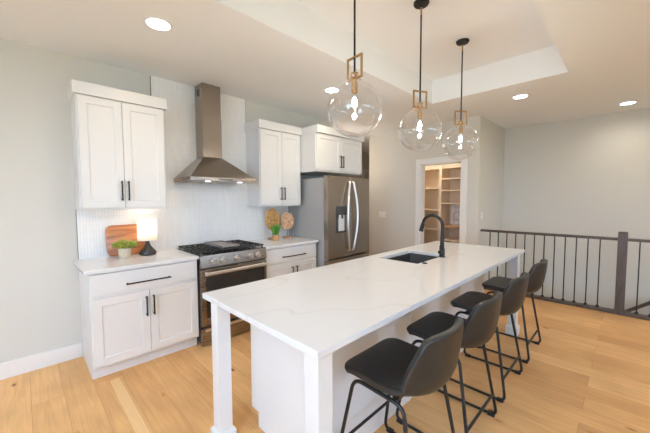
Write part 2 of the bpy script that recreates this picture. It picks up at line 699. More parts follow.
# pantry wall with door opening, seen as the right wall of the kitchen
DO0, DO1, DOT = -1.620, -0.905, 2.075
pw = wall_with_holes('y', RX, .12, RY, 0.22, [(DO0, DO1, 0, DOT)])
struct(pw.build('wall_right', 'wall'))
struct(MB().box((RX + .12, RY, 0), (SX, RY + .12, CEIL)).build('wall_return', 'wall'))
struct(MB().box((SX, FRONT, -2.9), (SX + .1, 0.34, CEIL)).build('wall_stair', 'wall'))
struct(MB().box((RX + .12, 0.22, 0), (SX, 0.34, CEIL)).build('wall_pantry', 'wall'))
hw = MB().box((3.30, 1.75, 0), (9.2, 1.87, CEIL)).box((3.30, .12, 0), (3.42, 1.75, CEIL)).box((9.1, .34, 0), (9.2, 1.75, CEIL)).box((SX + .1, 0.22, 0), (9.1, .34, CEIL))
struct(hw.build('wall_hall', 'wall'))
sw = MB().box((4.955, RY, -2.9), (SX, RY + .08, -.12)).box((4.955, FRONT, -2.9), (SX, -5.3, -.12)).box((4.875, -5.3, -2.9), (4.955, RY, -.12))
struct(sw.build('wall_stairwell', 'wall'))
fw = wall_with_holes('x', FRONT - .12, .12, LEFT, SX, [(-.7, 2.7, .05, 2.35), (3.2, 5.4, .75, 2.3)])
struct(fw.build('wall_front', 'wall'))
lw = wall_with_holes('y', LEFT - .12, .12, FRONT, 0, [(-6.0, -2.0, .55, 2.35)])
struct(lw.build('wall_left', 'wall'))

# windows behind the camera
def window(name, axis, pos, a, b, z0, z1, bars):
    w = MB()
    t = .05
    def bx(u0, u1, q0, q1, d0=-.03, d1=.03):
        if axis == 'x':
            w.box((u0, pos + d0, q0), (u1, pos + d1, q1))
        else:
            w.box((pos + d0, u0, q0), (pos + d1, u1, q1))
    bx(a, b, z0, z0 + t)
    bx(a, b, z1 - t, z1)
    bx(a, a + t, z0 + t, z1 - t)
    bx(b - t, b, z0 + t, z1 - t)
    for i in range(1, bars):
        u = a + (b - a) * i / bars
        bx(u - t / 2, u + t / 2, z0 + t, z1 - t)
    fr = struct(w.build(name, 'trim'))
    g = MB()
    if axis == 'x':
        g.box((a + .01, pos - .004, z0 + .01), (b - .01, pos + .004, z1 - .01))
    else:
        g.box((pos - .004, a + .01, z0 + .01), (pos + .004, b - .01, z1 - .01))
    g.build('pane', 'window_glass', fr)
window('window_1', 'x', FRONT - .06, -.7, 2.7, .05, 2.35, 2)
window('window_2', 'x', FRONT - .06, 3.2, 5.4, .75, 2.3, 2)
window('window_3', 'y', LEFT - .06, -6.0, -2.0, .55, 2.35, 3)
struct(MB().box((-30, -40, -.6), (30, -8.7, -.5)).box((-30, -8.7, -.6), (-4.7, 10, -.5)).build('ground_outside', 'lawn'))

# baseboards
def board_mb(a, b, h=.135, t=.015):
    return MB().box(a, b)
struct(MB().box((LEFT, -.015, 0), (-.002, 0, .135)).build('baseboard_back', 'trim', bevel=.003))
bb = MB().box((RX - .015, DO1 + .10, 0), (RX, .22, .135)).box((RX - .015, RY - .015, 0), (RX, DO0 - .10, .135))
struct(bb.build('baseboard_right', 'trim', bevel=.003))
struct(MB().box((RX - .0, RY - .015, 0), (4.885, RY, .135)).build('baseboard_return', 'trim', bevel=.003))

# pantry door casing and jamb
tr = MB()
cw = .092
tr.box((RX - .018, DO1, 0), (RX, DO1 + cw, DOT + cw))
tr.box((RX - .018, DO0 - cw, 0), (RX, DO0, DOT + cw))
tr.box((RX - .018, DO0, DOT), (RX, DO1, DOT + cw))
tr.box((RX, DO1 - .018, 0), (RX + .12, DO1, DOT))
tr.box((RX, DO0, 0), (RX + .12, DO0 + .018, DOT))
tr.box((RX, DO0 + .018, DOT - .018), (RX + .12, DO1 - .018, DOT))
struct(tr.build('trim_1', 'trim', bevel=.003))

# hall door with casing, far behind the refrigerator
hd = MB().box((6.55, 1.735, 0), (7.45, 1.749, 2.2))
hdo = struct(hd.build('door_1', 'door'))
MB().box((6.45, 1.722, 0), (6.55, 1.75, 2.3)).box((7.45, 1.722, 0), (7.55, 1.75, 2.3)).box((6.55, 1.722, 2.2), (7.45, 1.75, 2.3)).build('casing', 'trim', hdo, bevel=.003)
MB().box((6.62, 1.70, .95), (6.66, 1.735, 1.03)).build('handle', 'dark_steel', hdo)

# backsplash tile slab: full height between the wall cabinets, low elsewhere
tl = MB()
tl.box((0.004, -.010, .90), (0.66, 0, 1.40))
tl.box((0.66, -.010, .90), (1.762, 0, CEIL))
tl.box((1.762, -.010, .90), (2.452, 0, 1.40))
struct(tl.build('wall_tile', 'tile'))
te = MB().box((.000, -.0105, .914), (.004, 0, 1.372)).box((.656, -.0105, 2.38), (.660, 0, CEIL)).box((1.762, -.0105, 2.38), (1.766, 0, CEIL)).box((2.452, -.0125, .914), (2.462, 0, 1.372))
struct(te.build('trim_2', 'tile_edge'))

# stairs going down behind the railing
st = MB()
for i in range(13):
    y = -5.3 + .255 * i
    st.box((4.96, y, -.19 * (i + 1) - .05), (SX - .001, y + .28, -.19 * (i + 1)))
    st.box((4.96, y, -.19 * (i + 1) - .03), (SX - .001, y + .02, -.19 * i - .12 if i == 0 else -.19 * i - .05))
struct(st.build('stairs', 'floor'))


# ------------------------------------------------------------------ cabinets
def shaker(x0, x1, z0, z1, yf, th=.02, rail=.062, rec=.008):
    """A shaker door facing -y whose front plane is y = yf."""
    k = MB()
    bm = k.bm
    def rect(a, b, c_, d, y):
        return [bm.verts.new(p) for p in ((a, y, c_), (b, y, c_), (b, y, d), (a, y, d))]
    o = rect(x0, x1, z0, z1, yf)
    i = rect(x0 + rail, x1 - rail, z0 + rail, z1 - rail, yf)
    s = .004
    p = rect(x0 + rail + s, x1 - rail - s, z0 + rail + s, z1 - rail - s, yf + rec)
    bk = rect(x0, x1, z0, z1, yf + th)
    for A, B in ((o, i), (i, p)):
        for q in range(4):
            w = (q + 1) % 4
            bm.faces.new((A[q], A[w], B[w], B[q]))
    bm.faces.new(p)
    bm.faces.new(bk[::-1])
    for q in range(4):
        w = (q + 1) % 4
        bm.faces.new((o[w], o[q], bk[q], bk[w]))
    return k


def bar_pull(p0, p1, yf):
    """Black bar pull from p0 to p1 (x, z) standing off a front at y = yf."""
    k = MB()
    y = yf - .03
    w = .0055
    (xa, za), (xb, zb) = p0, p1
    if abs(xb - xa) < 1e-6:
        k.box((xa - w, y - w, za), (xa + w, y + w, zb))
        for z in (za + .012, zb - .012):
            k.box((xa - w, y + w, z - w), (xa + w, yf, z + w))
    else:
        k.box((xa, y - w, za - w), (xb, y + w, za + w))
        for x in (xa + .012, xb - .012):
            k.box((x - w, y + w, za - w), (x + w, yf, za + w))
    return k


def door(parent, x0, x1, z0, z1, yf, hx=None, hz=None, hname='handle'):
    d = shaker(x0, x1, z0, z1, yf).build('door', 'cabinet', parent, bevel=.0015, seg=1)
    if hx is not None:
        bar_pull((hx, hz[0]), (hx, hz[1]), yf).build('handle', 'black', d, bevel=.0015, seg=1)
    return d


def wall_cabinet(label, x0, x1, z0, ztop, depth, split, hz, crown_left, crown_right, crown_h=.10, notch=None):
    t = thing('wall_cabinet', label, 'cabinet', ((x0 + x1) / 2, -depth / 2, z0))
    yb = -depth + .02
    MB().box((x0, yb, z0), (x1, -.001, ztop - crown_h)).build('body', 'cabinet', t, bevel=.0015, seg=1)
    g = .004
    rv = .012
    door(t, x0 + rv, split - g / 2, z0 + .020, ztop - crown_h - .004, -depth, split - .026, hz)
    door(t, split + g / 2, x1 - rv, z0 + .020, ztop - crown_h - .004, -depth, split + .026, hz)
    k = MB().box((x0 - crown_left, -depth - .022, ztop - crown_h), (x1 + crown_right, -.001, ztop))
    k.build('crown', 'cabinet', t, bevel=.003)
    return t


wall_cabinet('tall white two-door wall cabinet above the table lamp and cutting board', 0.0, .679, 1.372, 2.44, .33, .325, (1.455, 1.632), .02, .02)
wall_cabinet('white two-door wall cabinet between the range hood and the refrigerator cabinet', 1.762, 2.428, 1.372, 2.44, .33, 2.098, (1.452, 1.618), .02, .0)
wall_cabinet('short deep white wall cabinet directly above the refrigerator', 2.432, 3.402, 1.832, 2.44, .64, 2.916, (1.903, 2.073), -.0, .018)


def base_cabinet(label, x0, x1, drawer_pull, split, dhx, hz, left_panel):
    t = thing('base_cabinet', label, 'cabinet', ((x0 + x1) / 2, -.30, 0))
    MB().box((x0, -.60, .10), (x1, -.001, .884)).build('body', 'cabinet', t, bevel=.0015, seg=1)
    MB().box((x0, -.545, 0), (x1, -.001, .10)).build('toe_kick', 'cabinet', t)
    yf = -.62
    r = .010
    dr = MB().box((x0 + r, yf, .695), (x1 - r, -.60, .868)).build('drawer', 'cabinet', t, bevel=.002)
    bar_pull((drawer_pull[0], .760), (drawer_pull[1], .760), yf).build('handle', 'black', dr, bevel=.0015, seg=1)
    door(t, x0 + r, split - .002, .118, .668, yf, dhx[0], hz)
    door(t, split + .002, x1 - r, .118, .668, yf, dhx[1], hz)
    return t


base_cabinet('white base cabinet left of the range with one long drawer over two doors', 0.0, .846, (.240, .590), .416, (.388, .444), (.450, .626), True)
base_cabinet('white base cabinet between the range and the refrigerator, partly behind the island', 1.617, 2.446, (1.862, 2.228), 2.046, (2.010, 2.082), (.450, .626), False)

tag(MB().box((-.038, -.645, .884), (.849, -.0105, .914)).build('countertop', 'quartz', bevel=.003), 'white counter slab left of the range under the lamp', 'countertop')
tag(MB().box((1.614, -.645, .884), (2.458, -.0105, .914)).build('countertop', 'quartz', bevel=.003), 'white counter slab right of the range holding two woven disc ornaments', 'countertop')

# ------------------------------------------------------------------ range
X0, X1 = .853, 1.610
t = thing('range', 'stainless steel gas range with five knobs and dark oven window', 'stove', (1.23, -.34, 0))
MB().box((X0, -.63, .035), (X1, -.03, .895)).build('body', 'dark_steel', t)
for sx in (X0 + .05, X1 - .05):
    for sy in (-.58, -.10):
        MB().cyl((sx, sy, 0), (sx, sy, .036), .018).build('leg', 'dark_steel', t)
MB().box((X0, -.665, .205), (X1, -.631, .772)).build('oven_door', 'steel', t, bevel=.004)
od = [o for o in t.children if o.name.startswith('oven_door')][0]
MB().box((X0 + .052, -.668, .285), (X1 - .030, -.664, .700)).build('window', 'oven_glass', od, bevel=.001)
hb = MB().box((X0 + .025, -.722, .722), (X1 - .020, -.702, .752))
hb.box((X0 + .04, -.704, .727), (X0 + .065, -.664, .747)).box((X1 - .06, -.704, .727), (X1 - .035, -.664, .747))
hb.build('handle', 'chrome', od, bevel=.006, seg=3)
MB().box((X0, -.665, .014), (X1, -.631, .185)).build('drawer', 'steel', t, bevel=.004)
drw = [o for o in t.children if o.name.startswith('drawer')][0]
MB().box((X0 + .03, -.672, .150), (X1 - .03, -.664, .178)).build('handle', 'chrome', drw, bevel=.003)
cp = MB().hexa([(X0, -.672, .790), (X1, -.672, .790), (X1, -.60, .790), (X0, -.60, .790)],
               [(X0, -.655, .912), (X1, -.655, .912), (X1, -.60, .912), (X0, -.60, .912)])
cpo = cp.build('control_panel', 'steel', t, bevel=.004)
for kx in (.982, 1.082, 1.238, 1.400, 1.495):
    kk = MB().cyl((kx, -.662, .850), (kx, -.680, .848), .030, 20).cyl((kx, -.680, .848), (kx, -.712, .845), .023, 20, r2=.019)
    kk.box((kx - .005, -.716, .828), (kx + .005, -.700, .864))
    kk.build('knob', 'chrome', t, smooth=True)
MB().box((X0 - .003, -.655, .896), (X1 + .003, -.032, .914)).build('cooktop', 'enamel', t, bevel=.004)
for bx, by in ((1.0, -.47), (1.0, -.20), (1.232, -.34), (1.462, -.47), (1.462, -.20)):
    MB().cyl((bx, by, .914), (bx, by, .924), .05, 20).cyl((bx, by, .924), (bx, by, .932), .035, 20).build('burner', 'iron', t, smooth=True)


def grate(x0, x1):
    g = MB()
    y0, y1, zt, w = -.630, -.050, .948, .006
    for x in (x0 + w, x1 - w):
        g.box((x - w, y0, zt - .014), (x + w, y1, zt))
    for y in (y0 + w, y1 - w, (y0 + y1) / 2):
        g.box((x0 + 2 * w, y - w, zt - .014), (x1 - 2 * w, y + w, zt))
    n = 4
    for i in range(1, n):
        x = x0 + (x1 - x0) * i / n
        g.box((x - .0045, y0 + 2 * w, zt - .012), (x + .0045, (y0 + y1) / 2 - w, zt + .001))
        g.box((x - .0045, (y0 + y1) / 2 + w, zt - .012), (x + .0045, y1 - 2 * w, zt + .001))
    for y in (y0 + .145, y1 - .145):
        g.box((x0 + 2 * w, y - .0045, zt - .012), (x1 - 2 * w, y + .0045, zt))
    # little feet and raised finger tips along the outer edge
    for x in (x0 + w, x1 - w):
        for i in range(9):
            y = y0 + .03 + i * (y1 - y0 - .06) / 8
            g.box((x - w, y - .008, .914 if i in (0, 8) else zt - .02), (x + w, y + .008, zt + .004))
    return g
grate(X0 + .012, X0 + .258).build('grate', 'iron', t, bevel=.002, seg=1)
grate(X0 + .264, X1 - .264).build('grate', 'iron', t, bevel=.002, seg=1)
grate(X1 - .258, X1 - .012).build('grate', 'iron', t, bevel=.002, seg=1)
gr = MB().box((X0 + .275, -.56, .9495), (X1 - .275, -.12, .960)).box((X0 + .275, -.56, .960), (X0 + .287, -.12, .972)).box((X1 - .287, -.56, .960), (X1 - .275, -.12, .972)).box((X0 + .287, -.132, .960), (X1 - .287, -.12, .972))
gr.build('griddle', 'griddle', t, bevel=.002)

# ------------------------------------------------------------------ range hood
HX0, HX1, CX0, CX1 = .853, 1.610, 1.113, 1.326
t = thing('range_hood', 'stainless steel chimney range hood on the tiled wall above the range', 'range hood', (1.23, -.2, 1.655))
MB().box((HX0, -.480, 1.655), (HX1, -.011, 1.696)).build('rim', 'steel', t, bevel=.003)
MB().hexa([(HX0 + .004, -.476, 1.696), (HX1 - .004, -.476, 1.696), (HX1 - .004, -.011, 1.696), (HX0 + .004, -.011, 1.696)],
          [(CX0 - .004, -.214, 1.936), (CX1 + .004, -.214, 1.936), (CX1 + .004, -.011, 1.936), (CX0 - .004, -.011, 1.936)]).build('canopy', 'steel_v', t, bevel=.002)
ch = MB().box((CX0, -.205, 2.36), (CX1, -.011, CEIL - .001)).build('chimney', 'steel_v', t, bevel=.002)
MB().box((CX0 - .003, -.209, 1.936), (CX1 + .003, -.011, 2.372)).build('chimney_sleeve', 'steel_v', t, bevel=.002)
vg = MB()
for i in range(6):
    vg.box((CX0 - .0025, -.135, 2.625 + .013 * i), (CX0 + .001, -.065, 2.632 + .013 * i))
vg.build('vent_grille', 'dark_steel', ch)
MB().box((HX0 + .06, -.42, 1.651), (HX1 - .06, -.06, 1.6555)).build('filter', 'steel_grey', t)
for lx in (1.05, 1.42):
    MB().cyl((lx, -.44, 1.6505), (lx, -.44, 1.657), .025, 20).build('hood_light', 'hood_lamp', t)
MB().box((1.15, -.483, 1.668), (1.31, -.479, 1.684)).build('button_strip', 'dark_steel', t)

# ------------------------------------------------------------------ refrigerator
FX0, FX1, FS = 2.482, 3.372, 2.938
t = thing('refrigerator', 'stainless steel refrigerator with curved handles and a door water dispenser', 'refrigerator', (2.93, -.4, 0))
MB().box((FX0, -.715, .02), (FX1, -.03, 1.745)).build('case', 'steel_grey', t, bevel=.004)
MB().box((FX0 + .02, -.79, 1.745), (FX0 + .10, -.66, 1.775)).build('hinge_cover', 'dark_steel', t, bevel=.004)
dl = MB()
DX0, DX1, DZ0, DZ1 = 2.630, 2.850, 1.000, 1.362
yd0, yd1 = -.80, -.725
for a, b, z0, z1 in ((FX0, DX0, .665, 1.765), (DX1, FS - .003, .665, 1.765), (DX0, DX1, .665, DZ0), (DX0, DX1, DZ1, 1.765)):
    dl.box((a, yd0, z0), (b, yd1, z1))
dl.box((DX0, -.745, DZ0), (DX1, yd1, DZ1))
bmesh.ops.remove_doubles(dl.bm, verts=dl.bm.verts, dist=1e-5)
dlo = dl.build('door', 'steel_v', t)
dp = MB().box((DX0, -.757, DZ0 + .004), (DX1, -.7455, DZ1 - .004)).box((DX0, -.7985, DZ1 - .10), (DX1, -.757, DZ1 - .002)).box((DX0 + .012, -.795, DZ0 + .003), (DX1 - .012, -.757, DZ0 + .018))
dp.box((DX0 + .05, -.775, DZ1 - .17), (DX0 + .09, -.757, DZ1 - .10)).box((DX0 + .14, -.775, DZ1 - .17), (DX0 + .18, -.757, DZ1 - .10))
dpo = dp.build('dispenser', 'dark_steel', dlo, bevel=.002)
MB().box((DX0 + .095, -.772, DZ0 + .02), (DX1 - .01, -.757, DZ1 - .12)).build('dispenser_pad', 'plate', dlo, bevel=.003)
dro = MB().box((FS + .003, yd0, .665), (FX1, yd1, 1.765)).build('door', 'steel_v', t, bevel=.006, seg=3)
MB().box((FX0, yd0, .06), (FX1, yd1, .640)).build('freezer_drawer', 'steel_v', t, bevel=.006, seg=3)
MB().tube([(FX0 + .10, -.85, .56), (FX1 - .10, -.85, .56)], .013, 12).box((FX0 + .12, -.85, .55), (FX0 + .14, yd0, .57)).box((FX1 - .14, -.85, .55), (FX1 - .12, yd0, .57)).build('handle', 'chrome', [o for o in t.children if o.name.startswith('freezer')][0])
for s, hx, par in ((-1, FS - .048, dlo), (1, FS + .034, dro)):
    pts = []
    for i in range(17):
        q = i / 16
        bow = math.sin(math.pi * q)
        pts.append((hx + (-.075 if s < 0 else .050) * bow, -.825 - .035 * bow, .745 + q * .945))
    pts = [(pts[0][0], yd0, .735)] + pts + [(pts[-1][0], yd0, 1.70)]
    MB().tube(pts, .015, 12).build('handle', 'chrome', par, smooth=True)
MB().box((FX0 + .02, -.70, 0), (FX1 - .02, -.06, .02)).build('base_grille', 'dark_steel', t)

# ------------------------------------------------------------------ island
IX0, IX1, IY0, IY1 = .378, 3.430, -2.808, -1.826
BX0, BX1, BY0, BY1 = .669, 3.140, -2.500, -1.868
t = thing('kitchen_island', 'long white kitchen island base with square corner legs beside the stools', 'island', (1.9, -2.2, 0))
bd = MB().box((BX0 + .02, BY0 + .012, .10), (BX1 - .02, BY1 - .02, .655)).box((BX0 + .02, BY0 + .012, .655), (1.94, BY1 - .02, .884)).box((2.59, BY0 + .012, .655), (BX1 - .02, BY1 - .02, .884)).box((1.94, BY0 + .012, .655), (2.59, -2.40, .884)).box((1.94, -1.915, .655), (2.59, BY1 - .02, .884)).box((BX0 + .02, BY0 + .012, 0), (BX1 - .02, BY1 - .08, .10))
bd.build('body', 'cabinet', t)
ep = MB()
for xa, xb in ((BX0, BX0 + .02), (BX1 - .02, BX1)):
    prof = [(BY0, 0), (BY1 - .078, 0), (BY1 - .078, .10), (BY1, .10), (BY1, .884), (BY0, .884)]
    p2 = MB()
    p2.hexa([(xa, y, z) for y, z in prof], [(xb, y, z) for y, z in prof])
    p2.build('end_panel', 'cabinet', t)
bp_ = MB().box((BX0 + .02, BY0, 0), (BX1 - .02, BY0 + .012, .884))
bpo = bp_.build('back_panel', 'cabinet', t)
for xb in (1.578, 2.491):
    MB().box((xb - .010, BY0 - .006, 0), (xb + .010, BY0, .884)).build('batten', 'trim', t, bevel=.001)
# kitchen-side doors (face the range)
for i in range(5):
    xa = BX0 + .03 + i * (BX1 - BX0 - .06) / 5
    xb = xa + (BX1 - BX0 - .06) / 5 - .005
    d = shaker(-xb, -xa, .12, .87, -BY1)     # built facing -y, then turned to face +y
    for v in d.bm.verts:
        v.co = Vector((-v.co.x, -v.co.y, v.co.z))
    d.build('door', 'cabinet', t)


def island_leg(x0, y0):
    w = .08
    k = MB().box((x0, y0, 0), (x0 + w, y0 + w, .884))
    return k
ll = .035
LG = [(IX0 + ll, IY1 - ll - .08), (IX0 + ll, IY0 + ll), (IX1 - ll - .08, IY1 - ll - .08), (IX1 - ll - .08, IY0 + ll)]
for lx, ly in LG:
    lo = island_leg(lx, ly).build('leg', 'leg_paint', t, bevel=.002)
    e = .016
    k = MB()
    k.box((lx - e, ly - e, 0), (lx + .08 + e, ly + .08 + e, .085))
    k.hexa([(lx - e, ly - e, .085), (lx + .08 + e, ly - e, .085), (lx + .08 + e, ly + .08 + e, .085), (lx - e, ly + .08 + e, .085)],
           [(lx - .002, ly - .002, .104), (lx + .082, ly - .002, .104), (lx + .082, ly + .082, .104), (lx - .002, ly + .082, .104)])
    k.build('plinth', 'leg_paint', lo)

# countertop with sink cut-out
SK = (1.990, 2.560, -2.335, -1.945)   # x0 x1 y0 y1
ct = MB()
def ring_slab(mb, o, i, z0, z1):
    bm = mb.bm
    def rect(r, z):
        return [bm.verts.new(p) for p in ((r[0], r[2], z), (r[1], r[2], z), (r[1], r[3], z), (r[0], r[3], z))]
    ot, it, ob, ib = rect(o, z1), rect(i, z1), rect(o, z0), rect(i, z0)
    for q in range(4):
        w = (q + 1) % 4
        bm.faces.new((ot[q], ot[w], it[w], it[q]))
        bm.faces.new((ob[w], ob[q], ib[q], ib[w]))
        bm.faces.new((ob[q], ob[w], ot[w], ot[q]))
        bm.faces.new((it[q], it[w], ib[w], ib[q]))
ring_slab(ct, (IX0, IX1, IY0, IY1), SK, .884, .914)
tag(ct.build('island_countertop', 'quartz', bevel=.003), 'large white veined quartz island top with sink cut-out', 'countertop')

sk = MB()
x0, x1, y0, y1 = SK
ro = .004
def loop(ins, z, rad=.03):
    a, b, c_, d = x0 + ins, x1 - ins, y0 + ins, y1 - ins
    pts = []
    for (cx, cy, s) in ((b - rad, d - rad, 0), (a + rad, d - rad, 1), (a + rad, c_ + rad, 2), (b - rad, c_ + rad, 3)):
        for q in range(5):
            an = math.pi / 2 * (s + q / 4)
            pts.append((cx + rad * math.cos(an), cy + rad * math.sin(an), z))
    return pts
sk.rings([loop(-.02, .876), loop(-.02, .8835), loop(-.0, .8835, .012), loop(.001, .88, .012), loop(.012, .70, .03), loop(.04, .685, .04), loop(.16, .682, .005)], cap=False)
fc = [v for v in sk.bm.verts if abs(v.co.z - .682) < 1e-6]
sk.bm.faces.new(fc)
so = tag(sk.build('sink', 'sink', smooth=True), 'black undermount sink set in the island top', 'sink')
MB().cyl((2.285, -2.157, .683), (2.285, -2.157, .688), .045, 24).build('drain', 'dark_steel', so)

# faucet
fx, fy = 2.421, -2.354
t = thing('faucet', 'black gooseneck pull-down kitchen faucet behind the island sink', 'faucet', (fx, fy, .914))
MB().cyl((fx, fy, .914), (fx, fy, .922), .029, 24).cyl((fx, fy, .922), (fx, fy, 1.00), .025, 24, r2=.024).build('base', 'black', t, smooth=True)
pts = [(fx, fy, 1.0), (fx, fy, 1.06), (fx, fy, 1.11), (fx, fy, 1.18)]
R_, cz = .098, 1.205
for i in range(15):
    a = math.pi - (math.pi * 0.95) * i / 14
    pts.append((fx, fy + R_ + R_ * math.cos(a), cz + R_ * math.sin(a)))
MB().tube(pts, .0145, 14).tube([(fx, fy, 1.0), (fx, fy, 1.15)], .0205, 16, r_end=.0148).build('spout', 'black', t, smooth=True)
e0, e1 = Vector(pts[-2]), Vector(pts[-1])
dr_ = (e1 - e0).normalized()
MB().tube([e1, e1 + dr_ * .03, e1 + dr_ * .080], .0165, 16, r_end=.021).build('spray_head', 'black', t, smooth=True)
MB().cyl((fx - .024, fy, .965), (fx - .052, fy, .965), .017, 16).cyl((fx - .046, fy, .968), (fx - .060, fy - .006, 1.03), .006, 10, r2=.005).build('lever', 'black', t, smooth=True)
tag(MB().lathe([(.022, 0), (.022, .005), (.016, .008), (.005, .008)], (2.044, -2.372, .914), 24).build('sink_button', 'black', smooth=True), 'small round black button on the island top beside the sink', 'button')


# ------------------------------------------------------------------ bar stools
def make_stool():
    t = thing('bar_stool', '', 'stool', (0, 0, 0))
    C = [(.186, .592), (.174, .597), (.148, .599), (.09, .597), (.02, .590), (-.05, .581), (-.12, .574), (-.185, .575), (-.233, .592), (-.262, .630), (-.278, .685), (-.287, .742), (-.293, .79), (-.298, .84), (-.302, .888)]
    HW = [.220, .221, .222, .223, .226, .229, .232, .235, .236, .235, .231, .225, .216, .205, .190]
    LIFT = [.0, .0, .0, .001, .004, .012, .030, .060, .088, .100, .098, .088, .076, .064, .054]
    nS, nU = len(C), 17
    bm = bmesh.new()
    grid = []
    for i in range(nS):
        a, b = Vector(C[max(i - 1, 0)]), Vector(C[min(i + 1, nS - 1)])
        tg = (b - a).normalized()
        nrm = Vector((-tg.y, tg.x))           # points up on the seat, forward on the back
        if nrm.y < 0 and i < 7:
            nrm = -nrm
        if i >= 7 and nrm.x < 0:
            nrm = -nrm
        row = []
        for j in range(nU):
            u = -1 + 2 * j / (nU - 1)
            au = abs(u)
            w = HW[i] * (u - .0 * u ** 3)
            y, z = Vector(C[i]) + nrm * LIFT[i] * au ** 2.4
            if i <= 4 and au > .70:                      # rounded front corners
                q = (au - .70) / .30
                y -= .048 * (1 - math.sqrt(max(0, 1 - q * q * .97))) * (1, 1, 1, .7, .3)[i]
            if i >= 12:                                  # rounded top corners
                z -= .026 * au ** 5 * (i - 11) / 3
            row.append(bm.verts.new((w, y, z)))
        grid.append(row)
    for i in range(nS - 1):
        for j in range(nU - 1):
            bm.faces.new((grid[i][j], grid[i][j + 1], grid[i + 1][j + 1], grid[i + 1][j]))
    k = MB()
    k.bm.free()
    k.bm = bm
    seat = k.build('seat', 'leather', t, smooth=True, angle=80)
    sd = seat.modifiers.new('thick', 'SOLIDIFY')
    sd.thickness = .034
    sd.offset = -1
    bv = seat.modifiers.new('edge', 'BEVEL')
    bv.width = .011
    bv.segments = 3
    bv.limit_method = 'ANGLE'
    bv.angle_limit = math.radians(50)
    ss = seat.modifiers.new('sub', 'SUBSURF')
    ss.levels = ss.render_levels = 1
    for s in (-1, 1):
        P = [(s * .185, .135, .562), (s * .240, .232, .011), (s * .248, -.238, .011), (s * .190, -.150, .552)]
        fr = MB().tube(fillet(P, .055, True, 7), .0095, 10, closed=True).build('leg_frame', 'black', t, smooth=True, angle=60)
        for gy in (.196, -.204):
            MB().box((s * .244 - .013, gy - .022, 0), (s * .244 + .013, gy + .022, .022)).build('glide', 'black', fr, bevel=.003)
    # crossbars
    fz, bz = .215, .160
    MB().tube([(-.219, .192, fz), (.219, .192, fz)], .0085, 10).build('footrest', 'black', t, smooth=True)
    MB().tube([(-.232, -.214, bz), (.232, -.214, bz)], .0085, 10).build('crossbar', 'black', t, smooth=True)
    MB().box((-.17, .05, .553), (.17, .08, .567)).box((-.17, -.11, .550), (.17, -.08, .564)).build('seat_support', 'black', t)
    return t


stool = make_stool()
for i, (sx, sy, lab) in enumerate([(.982, -2.766, 'black leather bar stool nearest the camera, at the near end of the island'),
                                   (1.585, -2.768, 'second black leather bar stool counting from the near end of the island'),
                                   (2.275, -2.768, 'third black leather bar stool counting from the near end of the island'),
                                   (3.005, -2.770, 'black leather bar stool farthest away, beside the railing end of the island')]):
    o = stool if i == 0 else copy_tree(stool)
    o.location = (sx, sy, 0)
    o['label'] = lab
    o['group'] = 'bar stools along the island'

# ------------------------------------------------------------------ pendants
def make_pendant(x, y, z, rot, label):
    t = thing('pendant_light', label, 'pendant light', (x, y, TZ), 'globe pendants over the island')
    R = .176
    MB().lathe([(.062, 0), (.062, -.012), (.055, -.022), (.012, -.026)], (x, y, TZ), 32).build('canopy', 'black', t, smooth=True)
    MB().cyl((x, y, TZ - .02), (x, y, z + .220), .0065, 12).build('rod', 'black', t, smooth=True)
    MB().cyl((x, y, TZ - .10), (x, y, TZ - .04), .0075, 12).build('rod_ferrule', 'brass', t, smooth=True)
    ca, sa = math.cos(rot), math.sin(rot)
    def P(u, zz):
        return (x + u * ca, y + u * sa, zz)
    fr = MB()
    w, z0, z1, b = .060, z + .188, z + .320, .0062
    for (ua, za, ub, zb) in ((-w, z0, -w, z1), (w, z0, w, z1), (-w - b, z0, w + b, z0), (-w - b, z1, w + b, z1)):
        p, q = Vector(P(ua, za)), Vector(P(ub, zb))
        side = Vector((ca, sa, 0)) if abs(ub - ua) < 1e-6 else Vector((0, 0, 1))
        nn = Vector((-sa, ca, 0))
        bot = [p + side * b * i + nn * b * j for i, j in ((-1, -1), (1, -1), (1, 1), (-1, 1))]
        top = [q + side * b * i + nn * b * j for i, j in ((-1, -1), (1, -1), (1, 1), (-1, 1))]
        fr.hexa(bot, top)
    fr.build('frame', 'brass', t, bevel=.0015, seg=1)
    MB().cyl((x, y, z + .186), (x, y, z + .222), .024, 24).build('collar', 'brass', t, smooth=True)
    MB().lathe([(.045, .185), (.048, .200), (.030, .214), (.010, .216)], (x, y, z), 32).build('glass_cap', 'bulb_glass', t, smooth=True)
    MB().cyl((x, y, z + .100), (x, y, z + .170), .020, 24).cyl((x, y, z + .170), (x, y, z + .212), .010, 16).build('socket', 'brass', t, smooth=True)
    prof = []
    a0, a1 = -math.pi / 2 + .02, math.asin(.965)
    n = 28
    for i in range(n + 1):
        a = a0 + (a1 - a0) * i / n
        prof.append((R * math.cos(a), R * math.sin(a)))
    a1r = prof[-1]
    prof += [(a1r[0], a1r[1] + .012)]
    g = MB().lathe(prof, (x, y, z), 48, cap=False)
    g.build('globe', 'glass', t, smooth=True, angle=80)
    blb = [(.012, .10), (.014, .085), (.028, .055), (.031, .030), (.026, .010), (.012, -.004), (.002, -.006)]
    MB().lathe(blb, (x, y, z), 24).build('bulb', 'bulb_glass', t, smooth=True)
    MB().lathe([(.004, .075), (.013, .058), (.016, .038), (.006, .022)], (x, y, z), 10).build('filament', 'filament', t, smooth=True)
    l = bpy.data.lights.new('pendant_bulb_light', 'POINT')
    l.energy, l.color, l.shadow_soft_size = PENDANT_POWER, PENDANT_COL, .02
    lo = bpy.data.objects.new('pendant_bulb_light', l)
    COL.objects.link(lo)
    lo.location = (x, y, z - .03)
    return t
make_pendant(1.176, -2.32, 2.032, math.radians(-95), 'clear globe pendant nearest the camera, largest of three over the island')
